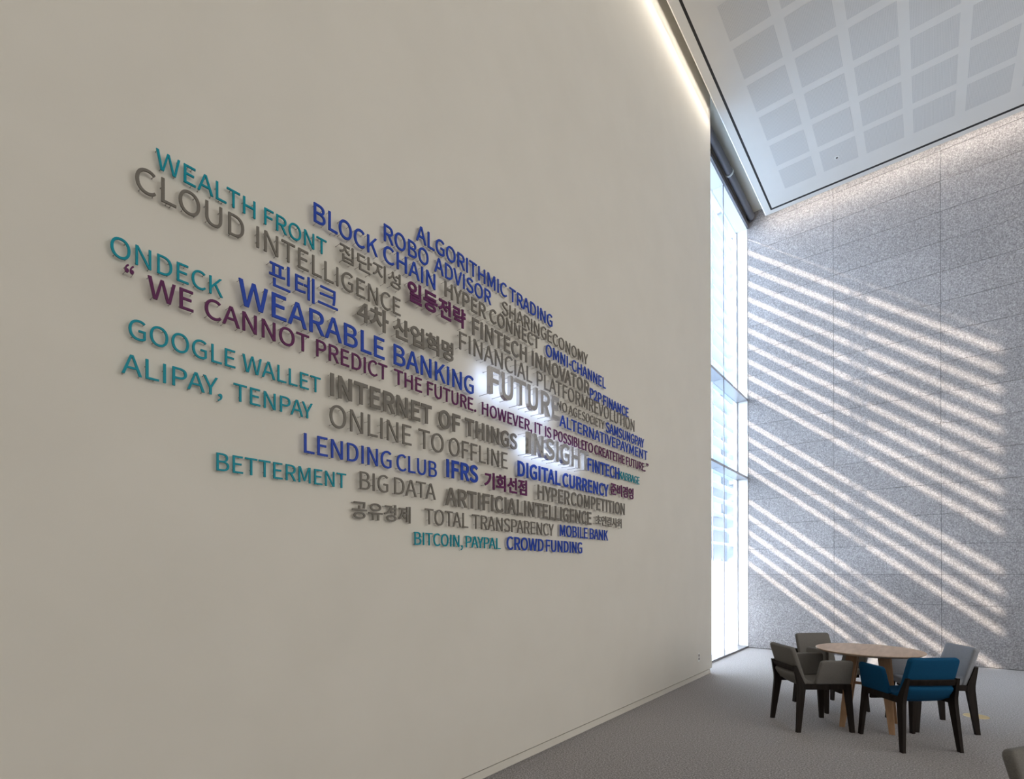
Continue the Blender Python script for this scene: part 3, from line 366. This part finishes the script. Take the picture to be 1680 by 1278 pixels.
def flat(pts, seg=7):
    n = len(pts) // 6; out = []
    for i in range(n):
        p = pts[i * 6:i * 6 + 6]; q = pts[((i + 1) % n) * 6:((i + 1) % n) * 6 + 6]
        a, b, c, e = Vector(p[2:4]), Vector(p[4:6]), Vector(q[0:2]), Vector(q[2:4])
        straight = abs((e - a).x * (b - a).y - (e - a).y * (b - a).x) < 2e-6 and abs((e - a).x * (c - a).y - (e - a).y * (c - a).x) < 2e-6
        for k in range(1 if straight else seg):
            t = k / seg; u = 1 - t
            out.append(a * u ** 3 + b * 3 * u * u * t + c * 3 * u * t * t + e * t ** 3)
    res = []
    for p in out:
        if not res or (p - res[-1]).length > .004: res.append(p)
    if len(res) > 1 and (res[0] - res[-1]).length < .004: res.pop()
    return res
def thicken(P, d):
    out = []; n = len(P)
    for i in range(n):
        a = (P[i] - P[i - 1]).normalized(); b = (P[(i + 1) % n] - P[i]).normalized()
        na = Vector((a.y, -a.x)); nb = Vector((b.y, -b.x)); m = na + nb
        if m.length < 1e-3: out.append(P[i] + na * d); continue
        m.normalize(); out.append(P[i] + m * d * min(1.7, 1 / max(.35, m.dot(na))))
    return out
def glyph_mesh(ch, d):
    cu = bpy.data.curves.new('g', 'CURVE'); cu.dimensions = '2D'; cu.fill_mode = 'BOTH'; cu.extrude = .5
    cont = [flat([int(t) / EM for t in s.split()]) for s in GL[ch][1]]
    def area_(P): return sum(P[i - 1].x * P[i].y - P[i].x * P[i - 1].y for i in range(len(P))) / 2
    big = max(cont, key=lambda P: abs(area_(P))); sg = 1 if area_(big) > 0 else -1
    for P in cont:
        if d <= 0: P = thicken(P, d * sg)
        sp = cu.splines.new('POLY'); sp.points.add(len(P) - 1); sp.use_cyclic_u = True
        for q, p in zip(sp.points, P): q.co = (p.x, p.y, 0, 1)
    o = bpy.data.objects.new('g', cu); C.objects.link(o)
    dg = bpy.context.evaluated_depsgraph_get(); me = bpy.data.meshes.new_from_object(o.evaluated_get(dg))
    bpy.data.objects.remove(o); bpy.data.curves.remove(cu)
    if d > 0:                                     # grow the strokes outwards by a mitred band round every contour
        bm = bmesh.new(); bm.from_mesh(me)
        for P in cont:
            Q = thicken(P, d * sg); n = len(P)
            V = [[bm.verts.new((p.x, p.y, z)) for p in L] for L in (P, Q) for z in (.5, -.5)]
            for i in range(n):
                j = (i + 1) % n
                bm.faces.new((V[0][i], V[2][i], V[2][j], V[0][j])); bm.faces.new((V[1][i], V[1][j], V[3][j], V[3][i])); bm.faces.new((V[2][i], V[3][i], V[3][j], V[2][j]))
        if sg < 0: pass
        bm.normal_update()
        for f in bm.faces:
            c = f.calc_center_median()
            if abs(c.z) > .49 and f.normal.z * c.z < 0: f.normal_flip()
        bm.to_mesh(me); bm.free()
    me.name = 'letter'; me.materials.clear()
    return me
gc = {}
def glyph(ch, d, matn):
    k = (ch, round(d, 4))
    if k not in gc:
        me = glyph_mesh(ch, d)
        xs = [v.co.x for v in me.vertices]; ys = [v.co.y for v in me.vertices]
        cen = [Vector(p.center) for p in me.polygons if p.normal.z > .9 and p.area > 2e-5]
        gc[k] = (me, min(xs), max(xs), min(ys), max(ys), cen, {})
    e = gc[k]
    if matn not in e[6]:
        me = e[0].copy(); me.materials.append(M[matn]); e[6][matn] = me
    return e
KERN = {'AY': -60, 'PA': -45, 'TA': -45, 'AT': -45, 'AV': -40, 'VA': -40, 'WA': -25, 'AL': 0, 'LT': -40, 'AW': -25, 'YP': -25, 'LO': -15, 'TY': 0, 'OM': 0, 'Y,': -60, 'KA': -10, 'TO': -12, 'FO': -8, 'LY': -50, 'RT': -5, 'OV': -12}
RM = Matrix(((0, 0, 1), (1, 0, 0), (0, 1, 0)))     # glyph x -> +Y, glyph y -> +Z, glyph z -> +X
def layout(word, d, matn):
    pen = 0; res = []
    for i, ch in enumerate(word):
        e = glyph(ch, d, matn)
        res.append((ch, pen, e))
        pen += GL[ch][0] / EM + 2 * d * .55
        if i + 1 < len(word): pen += KERN.get(ch + word[i + 1], 0) / EM
    x0 = res[0][1] + res[0][2][1]; x1 = max(p + e[2] for _, p, e in res)
    return res, x0, x1
CAP = .733
def pins_for(bm, ch, e, sx, sy, oy, oz, x0, x1, r=.0011):
    cen = e[5]
    if not cen: return
    keys = [lambda c: c.x + c.y, lambda c: -c.x + c.y, lambda c: -c.x - c.y, lambda c: c.x - c.y]
    picks = {min(range(len(cen)), key=lambda i, k=k: k(cen[i])) for k in keys}
    for i in picks:
        c = cen[i]; y = oy + c.x * sx; z = oz + c.y * sy
        cyl(bm, (x0, y, z), (x1, y, z), r, n=5, cap=False)
        cyl(bm, (x0, y, z), (x0 + .002, y, z), r * 2.0, n=6)
def phrase(lab, matn, so, bold, zt, zb, it, ib, words, thick=.007, name='wall_lettering'):
    d = .028 * bold - (.002 if bold == 0 else 0)
    y0 = words[0][1]
    root = empty(name, (XL, y0, zb)); tag(root, lab, 'lettering', 'raised words on the wall')
    allch = ''.join(wd for wd, _, _ in words)
    if it < 0:
        sy = (zt - zb) / (CAP + 2 * d); zbase = zb + d * sy
    else:
        et, eb = glyph(allch[it], d, matn), glyph(allch[ib], d, matn)
        sy = (zt - zb) / (et[4] - eb[3]); zbase = zb - eb[3] * sy
    pb = bmesh.new()
    for wd, ya, yb in words:
        res, x0, x1 = layout(wd, d, matn)
        sx = (yb - ya) / (x1 - x0)
        for ch, pen, e in res:
            oy = ya + (pen - x0) * sx
            o = link('letter', e[6][matn], None, root)
            o.rotation_euler = RM.to_euler(); o.scale = (sx, sy, thick)
            o.location = (so + thick / 2, oy - y0, zbase - zb)
            pins_for(pb, ch, e, sx, sy, oy - y0, zbase - zb, 0, so + .001)
    p = link('mounting_pins', mesh('mounting_pins', pb), M['pin'], root); p['kind'] = 'stuff'
    return root
PHR = [
('two teal raised words, topmost at the left, above the grey letters CLOUD', 'teal', 0.018, 0, 3.267, 3.187, -1, -1, [('WEALTH', 0.7036, 1.1065), ('FRONT', 1.1489, 1.4763)]),
('single teal raised word under CLOUD, nearest the left end of the display', 'teal', 0.018, 0, 2.8303, 2.7503, -1, -1, [('ONDECK', 0.5502, 0.9604)]),
('two teal raised words starting with G and W, under purple WE CANNOT', 'teal', 0.018, 0, 2.5268, 2.4468, -1, -1, [('GOOGLE', 0.6079, 1.0137), ('WALLET', 1.0454, 1.4398)]),
('two teal raised words with a comma between, below the teal G and W words', 'teal', 0.018, 0, 2.3793, 2.2993, -1, -1, [('ALIPAY,', 0.5842, 0.9567), ('TENPAY', 1.0058, 1.3943)]),
('long single teal raised word standing left of grey BIG DATA', 'teal', 0.018, 0, 2.0447, 1.9647, -1, -1, [('BETTERMENT', 0.9318, 1.5897)]),
('two teal raised words with a comma, in the lowest row left of CROWD FUNDING', 'teal', 0.018, 0, 1.7561, 1.6761, -1, -1, [('BITCOIN,', 2.0707, 2.4944), ('PAYPAL', 2.5256, 2.8929)]),
('tiny teal raised word right after blue FINTECH, at the right end', 'teal', 0.018, 0, 2.5515, 2.4715, -1, -1, [('KABBAGE', 4.793, 5.261)]),
('grey raised letters reading CLOUD INTELLIGENCE, large thin strokes, upper left', 'grey', 0.022, 0, 3.1543, 3.0543, -1, -1, [('CLOUD', 0.631, 1.0527), ('INTELLIGENCE', 1.1098, 1.9638)]),
('grey Korean word of four syllables between BLOCK CHAIN and CLOUD INTELLIGENCE', 'grey', 0.04, 0.3, 3.2907, 3.1941, 0, 2, [('집단지성', 1.5404, 1.9501)]),
('bold grey Korean phrase beginning with the numeral 4, above WEARABLE BANKING', 'grey', 0.045, 1, 3.0274, 2.8999, 2, 5, [('4차', 1.6473, 1.8566), ('산업혁명', 1.8911, 2.3829)]),
('grey raised letters reading HYPER CONNECT under ROBO ADVISOR', 'grey', 0.04, 0.5, 3.4192, 3.3192, -1, -1, [('HYPER', 2.3123, 2.7134), ('CONNECT', 2.7552, 3.3587)]),
('thin grey raised letters reading SHARING ECONOMY under ALGORITHMIC TRADING', 'grey', 0.02, 0, 3.546, 3.446, -1, -1, [('SHARING', 2.9171, 3.4894), ('ECONOMY', 3.5104, 4.1587)]),
('bold grey raised letters reading FINTECH INNOVATOR', 'grey', 0.045, 0.8, 3.2762, 3.1562, -1, -1, [('FINTECH', 2.5673, 3.1882), ('INNOVATOR', 3.2556, 4.1426)]),
('thin grey raised letters reading FINANCIAL PLATFORM REVOLUTION', 'grey', 0.045, 0, 3.1321, 3.0121, -1, -1, [('FINANCIAL', 2.4412, 3.2549), ('PLATFORM', 3.3216, 4.1091), ('REVOLUTION', 4.1418, 5.0815)]),
('small grey raised letters reading NO AGE SOCIETY, right of the big lit FUTURE', 'grey', 0.04, 0, 2.9787, 2.8987, -1, -1, [('NO', 3.6165, 3.77), ('AGE', 3.7956, 4.0079), ('SOCIETY', 4.0249, 4.4345)]),
('very bold grey raised letters reading INTERNET OF THINGS', 'grey', 0.03, 1, 2.5684, 2.4484, -1, -1, [('INTERNET', 1.489, 2.204), ('OF', 2.2654, 2.4625), ('THINGS', 2.5088, 3.0793)]),
('thin grey raised letters reading ONLINE TO OFFLINE under INTERNET OF THINGS', 'grey', 0.035, 0, 2.4015, 2.2815, -1, -1, [('ONLINE', 1.4822, 2.034), ('TO', 2.0921, 2.3023), ('OFFLINE', 2.3504, 2.9566)]),
('thin grey raised letters reading BIG DATA, under LENDING row', 'grey', 0.03, 0, 2.0716, 1.9716, -1, -1, [('BIG', 1.6698, 1.862), ('DATA', 1.9067, 2.2369)]),
('bold grey raised letters reading ARTIFICIAL INTELLIGENCE', 'grey', 0.03, 0.9, 2.0677, 1.9477, -1, -1, [('ARTIFICIAL', 2.3227, 3.149), ('INTELLIGENCE', 3.1694, 4.1995)]),
('grey raised letters reading HYPER COMPETITION at the lower right', 'grey', 0.04, 0.5, 2.2159, 2.0959, -1, -1, [('HYPER', 3.3347, 3.8125), ('COMPETITION', 3.8314, 4.8589)]),
('grey Korean word of four syllables left of TOTAL TRANSPARENCY', 'grey', 0.02, 0.4, 1.9015, 1.8053, 0, 3, [('공유경제', 1.6264, 2.0374)]),
('small grey Korean word of five syllables, right of ARTIFICIAL INTELLIGENCE', 'grey', 0.03, 0.2, 2.0506, 1.9554, 0, 4, [('초연결사회', 4.2836, 4.8076)]),
('thin grey raised letters reading TOTAL TRANSPARENCY in the second lowest row', 'grey', 0.025, 0, 1.9099, 1.8099, -1, -1, [('TOTAL', 2.1507, 2.5405), ('TRANSPARENCY', 2.5826, 3.5804)]),
('blue Korean word of three syllables above WEARABLE', 'blue', 0.03, 0.1, 3.025, 2.8976, 0, 1, [('핀테크', 1.1653, 1.535)]),
('blue raised letters reading ALGORITHMIC TRADING, topmost of the blue phrases', 'blue', 0.02, 0.2, 3.6847, 3.5847, -1, -1, [('ALGORITHMIC', 2.0892, 2.9737), ('TRADING', 3.0061, 3.5774)]),
('blue raised letters reading ROBO ADVISOR', 'blue', 0.025, 0.2, 3.5533, 3.4533, -1, -1, [('ROBO', 1.8419, 2.185), ('ADVISOR', 2.2356, 2.7869)]),
('blue raised letters reading BLOCK CHAIN, leftmost of the upper blue phrases', 'blue', 0.03, 0.2, 3.4275, 3.3275, -1, -1, [('BLOCK', 1.3978, 1.7927), ('CHAIN', 1.8332, 2.2382)]),
('blue raised letters reading OMNI-CHANNEL at the upper right edge', 'blue', 0.02, 0.2, 3.418, 3.318, -1, -1, [('OMNI-CHANNEL', 3.4825, 4.4997)]),
('small blue raised letters reading P2P FINANCE under OMNI-CHANNEL', 'blue', 0.02, 0.5, 3.2479, 3.1479, -1, -1, [('P2P', 4.1981, 4.4148), ('FINANCE', 4.4521, 4.9957)]),
('small blue raised phrase between NO AGE SOCIETY and ALTERNATIVE PAYMENT, ending in PAY', 'blue', 0.02, 0.4, 2.9951, 2.8951, -1, -1, [('SAMSUNG', 4.5049, 5.1277), ('PAY', 5.15, 5.3739)]),
('large blue raised letters reading WEARABLE BANKING', 'blue', 0.035, 0.3, 2.8647, 2.7447, -1, -1, [('WEARABLE', 1.0223, 1.8351), ('BANKING', 1.9023, 2.5895)]),
('blue raised letters reading ALTERNATIVE PAYMENT, right of the display', 'blue', 0.03, 0.2, 2.8673, 2.7673, -1, -1, [('ALTERNATIVE', 3.6686, 4.6854), ('PAYMENT', 4.7064, 5.4403)]),
('two blue raised words starting with L and C, directly left of blue IFRS', 'blue', 0.025, 0.1, 2.218, 2.118, -1, -1, [('LENDING', 1.3437, 1.8901), ('CLUB', 1.9291, 2.2507)]),
('short bold blue raised letters reading IFRS', 'blue', 0.03, 1, 2.2537, 2.1337, -1, -1, [('IFRS', 2.3329, 2.6356)]),
('bold blue raised letters reading DIGITAL CURRENCY', 'blue', 0.03, 0.9, 2.3709, 2.2509, -1, -1, [('DIGITAL', 3.0873, 3.6758), ('CURRENCY', 3.7132, 4.532)]),
('bold blue raised letters reading FINTECH, right of the lit INSIGHT', 'blue', 0.02, 0.7, 2.5779, 2.4579, -1, -1, [('FINTECH', 4.1533, 4.781)]),
('blue raised letters reading MOBILE BANK, lower right', 'blue', 0.02, 0.3, 1.9165, 1.8165, -1, -1, [('MOBILE', 3.6838, 4.1454), ('BANK', 4.189, 4.5364)]),
('blue raised letters reading CROWD FUNDING in the lowest row', 'blue', 0.02, 0.4, 1.7762, 1.6762, -1, -1, [('CROWD', 2.9641, 3.4389), ('FUNDING', 3.4772, 4.0477)]),
('long purple quotation reading WE CANNOT PREDICT THE FUTURE across the whole display', 'purple', 0.03, 0.2, 2.7199, 2.6319, -1, -1, [('“', 0.5926, 0.6231), ('WE', 0.6701, 0.8365), ('CANNOT', 0.8814, 1.369), ('PREDICT', 1.4096, 1.858), ('THE', 1.9101, 2.1229), ('FUTURE.', 2.1677, 2.6189), ('HOWEVER,', 2.6816, 3.2719), ('IT', 3.3113, 3.4104), ('IS', 3.4566, 3.54), ('POSSIBLE', 3.5806, 4.0801), ('TO', 4.0662, 4.232), ('CREATE', 4.2613, 4.6817), ('THE', 4.6775, 4.8818), ('FUTURE.', 4.9205, 5.3877), ('”', 5.4084, 5.4673)]),
('bold purple Korean word of four syllables left of HYPER CONNECT', 'purple', 0.045, 1, 3.2909, 3.1639, 0, 0, [('일등전략', 2.0017, 2.4991)]),
('bold purple Korean word of four syllables right of blue IFRS', 'purple', 0.04, 0.9, 2.2266, 2.1059, 0, 3, [('기회선점', 2.6938, 3.1899)]),
('small bold purple Korean word of four syllables right of DIGITAL CURRENCY', 'purple', 0.025, 0.8, 2.3988, 2.2844, 0, 3, [('준비경영', 4.5888, 5.0954)])]
for a in PHR: phrase(*a)

# the two backlit words: deep metal channel letters with led backs
def litword(lab, word, so, zt, zb, ya, yb):
    d = .03; thick = .030
    root = empty('lit_lettering', (XL, ya, zb)); tag(root, lab, 'lettering', 'backlit words on the wall')
    res, x0, x1 = layout(word, d, 'metal')
    sx = (yb - ya) / (x1 - x0); sy = (zt - zb) / (CAP + 2 * d); pb = bmesh.new()
    for ch, pen, e in res:
        oy = (pen - x0) * sx; zz = d * sy
        o = link('letter', e[6]['metal'], None, root); o.rotation_euler = RM.to_euler(); o.scale = (sx, sy, thick); o.location = (so + thick / 2, oy, zz)
        e2 = glyph(ch, d - .012, 'led')
        q = link('led_panel', e2[6]['led'], None, o); q.location = (0, 0, -.5 - .03); q.scale = (1, 1, .05)
        pins_for(pb, ch, e, sx, sy, oy, zz, 0, so, .002)
    p = link('mounting_pins', mesh('mounting_pins', pb), M['pin'], root); p['kind'] = 'stuff'
for a in [('big metal backlit channel letters reading FUTURE with white-blue halo', 'FUTURE', 0.085, 2.9547, 2.7683, 2.6749, 3.5453), ('big metal backlit channel letters reading INSIGHT with white-blue halo', 'INSIGHT', 0.085, 2.5887, 2.4191, 3.118, 4.0212)]: litword(*a)

# ------------------------------------------------------------------ furniture
def rounded(poly, r, n=4):
    out = []
    L = len(poly)
    for i, p in enumerate(poly):
        p = Vector(p); a = Vector(poly[i - 1]); b = Vector(poly[(i + 1) % L]); rr = r[i] if isinstance(r, (list, tuple)) else r
        da = (a - p).normalized(); db = (b - p).normalized(); ang = da.angle(db)
        t = rr / math.tan(ang / 2); t = min(t, .45 * (a - p).length, .45 * (b - p).length); rr = t * math.tan(ang / 2)
        c = p + (da + db).normalized() * (rr / math.sin(ang / 2))
        s = p + da * t; e_ = p + db * t
        va = s - c; vb = e_ - c
        for k in range(n + 1):
            u = k / n; v_ = (va.lerp(vb, u)); v_ = v_.normalized() * rr
            out.append((c + v_)[:])
    return out
def panel(outline, th, bev, fn, cutu=(), cutv=(), seg=3):
    bm = bmesh.new()
    f0 = bm.faces.new([bm.verts.new((u, v_, -th / 2)) for u, v_ in outline])
    ex = bmesh.ops.extrude_face_region(bm, geom=[f0]); nv = [x for x in ex['geom'] if isinstance(x, bmesh.types.BMVert)]
    bmesh.ops.translate(bm, verts=nv, vec=(0, 0, th))
    eds = [e_ for e_ in bm.edges if abs(e_.verts[0].co.z - e_.verts[1].co.z) < 1e-6]
    bmesh.ops.bevel(bm, geom=eds, offset=bev, segments=seg, affect='EDGES', profile=.5)
    for u in cutu: bmesh.ops.bisect_plane(bm, geom=bm.verts[:] + bm.edges[:] + bm.faces[:], plane_co=(u, 0, 0), plane_no=(1, 0, 0))
    for v_ in cutv: bmesh.ops.bisect_plane(bm, geom=bm.verts[:] + bm.edges[:] + bm.faces[:], plane_co=(0, v_, 0), plane_no=(0, 1, 0))
    for x in bm.verts: x.co = fn(x.co.x, x.co.y, x.co.z)
    return bm
def beam(bm, pts):
    """pts: list of (centre, half extents x, half extents y) cross-sections stacked upward"""
    rings = []
    for c, hx, hy in pts:
        rings.append([bm.verts.new((c[0] + sx * hx, c[1] + sy * hy, c[2])) for sx, sy in ((-1, -1), (1, -1), (1, 1), (-1, 1))])
    bm.faces.new(rings[0][::-1]); bm.faces.new(rings[-1])
    for a, b in zip(rings, rings[1:]):
        for i in range(4): bm.faces.new((a[i], a[(i + 1) % 4], b[(i + 1) % 4], b[i]))

def chair(label, loc, ang, fab):
    """armchair, local +y is the direction it faces"""
    F = M[fab]; W = M['darkwood']
    root = empty('armchair', (loc[0], loc[1], 0), ang - math.pi / 2)
    tag(root, label, 'chair', 'armchairs around the round table')
    # seat pan: flat cushion that curls up behind
    def seat_fn(u, v_, w_):
        # v_ runs 0 (front) .. .56 (up the back)
        if v_ < .30: y = .245 - v_; z = .425 - .012 * math.sin(math.pi * min(1, v_ / .30)); ny, nz = 0, 1
        else:
            t = (v_ - .30) / .26; a = t * R(78)
            rad = .19
            y = -.055 - rad * math.sin(a); z = .425 + rad * (1 - math.cos(a)); ny, nz = math.sin(a), math.cos(a)
        cr = (u / .24) ** 2
        return Vector((u, y + ny * w_ + .018 * cr * (1 if v_ > .3 else 0), z + nz * w_ + (.022 * cr if v_ < .28 else .006 * cr) - .008))
    ol = rounded([(-.203, 0), (.203, 0), (.203, .54), (-.203, .54)], .03)
    bm = panel(ol, .07, .024, seat_fn, [-.15, -.08, 0, .08, .15], [.06, .15, .22] + [.30 + .03 * i for i in range(8)])
    link('seat', mesh('seat', bm, 50), F, root)
    # back: tall panel, leaning and slightly hollow
    def back_fn(u, v_, w_):
        y = -.176 - .112 * (v_ / .355) - w_ ; z = .435 + v_
        return Vector((u, y + .012 * (u / .25) ** 2, z - w_ * .28))
    ol = rounded([(-.216, 0), (.216, 0), (.208, .352), (-.208, .352)], [.02, .02, .03, .03])
    bm = panel(ol, .046, .016, back_fn, [-.17, -.1, 0, .1, .17], [.08, .16, .25])
    link('backrest', mesh('backrest', bm, 50), F, root)
    for s in (-1, 1):
        def arm_fn(u, v_, w_, s=s):
            return Vector((s * (.218 + .022 * (v_ / .23) + w_ * 1), u, .445 + v_))
        ol = rounded([(-.085, 0), (.245, 0), (.262, .225), (-.035, .225)], [.015, .02, .03, .035])
        bm = panel(ol, .042, .016, arm_fn, [], [.1])
        link('armrest', mesh('armrest', bm, 50), F, root)
        bm = bmesh.new(); beam(bm, [((s * .242, .25, 0), .013, .019), ((s * .218, .222, .40), .015, .030), ((s * .215, .215, .445), .015, .036)])
        link('leg', mesh('leg', bm), W, root)
        bm = bmesh.new(); beam(bm, [((s * .242, -.25, 0), .013, .019), ((s * .218, -.208, .40), .016, .034), ((s * .215, -.212, .45), .016, .032), ((s * .207, -.262, .615), .012, .013)])
        link('leg', mesh('leg', bm), W, root)
        bm = bmesh.new(); add_box(bm, (s * .216 - .014, -.18, .395), (s * .216 + .014, .20, .445))
        link('side_rail', mesh('side_rail', bm), W, root)
    bm = bmesh.new(); add_box(bm, (-.204, .165, .352), (.204, .187, .39)); link('front_rail', mesh('front_rail', bm), W, root)
    # curved band behind the back
    ol = rounded([(-.212, 0), (.212, 0), (.212, .052), (-.212, .052)], .006, 2)
    def band_fn(u, v_, w_):
        return Vector((u, -.243 - .012 * (1 - (u / .25) ** 2) - w_ - .31 * v_, .555 + v_))
    bm = panel(ol, .016, .003, band_fn, [-.18, -.12, -.06, 0, .06, .12, .18], [], 1)
    link('back_band', mesh('back_band', bm, 40), W, root)
    return root
def dirang(v_): return math.atan2(v_[1], v_[0])
chair('grey fabric armchair with dark wooden legs at the left of the round table', (-.904, 5.722), R(38.5), 'fgrey')
chair('grey fabric armchair behind the table, its back towards the window', (-.86, 6.63), dirang((.73, -.68)), 'fgrey')
chair('bright blue fabric armchair with dark wooden legs, back turned to the viewer', (-.147, 5.655), R(130), 'fblue')
chair('grey fabric armchair, coloured paler for the window light, on the right of the table, before the sunlit stone', (.005, 6.405), dirang((-.87, -.49)), 'fgrey_lit')
e5 = chair('grey armchair cut off at the lower right corner of the view', (.58, 2.83), dirang((.82, -.57)), 'fgrey')

# round table
tb = empty('round_table', (-.46, 6.07, 0)); tag(tb, 'round oak table on splayed trestle legs between four armchairs', 'table')
bm = bmesh.new(); lathe(bm, [(0, .716), (.415, .716), (.437, .726), (.445, .733), (.445, .738), (.443, .740), (0, .740)], 72)
link('tabletop', mesh('tabletop', bm, 30), M['oak'], tb)
bm = bmesh.new(); add_box(bm, (-.17, -.05, .68), (.17, .05, .716), .004); link('under_frame', mesh('under_frame', bm), M['oakleg'], tb)
for sx in (-1, 1):
    for sy in (-1, 1):
        bm = bmesh.new()
        beam(bm, [((sx * .195, sy * .225, 0), .022, .018), ((sx * .125, sy * .075, .70), .050, .022)])
        link('leg', mesh('leg', bm), M['oakleg'], tb)
    bm = bmesh.new(); add_box(bm, (sx * .155 - .012, -.14, .385), (sx * .155 + .012, .14, .415)); link('stretcher', mesh('stretcher', bm), M['oakleg'], tb)
bm = bmesh.new(); add_box(bm, (-.15, -.012, .388), (.15, .012, .412)); link('stretcher', mesh('stretcher', bm), M['oakleg'], tb)
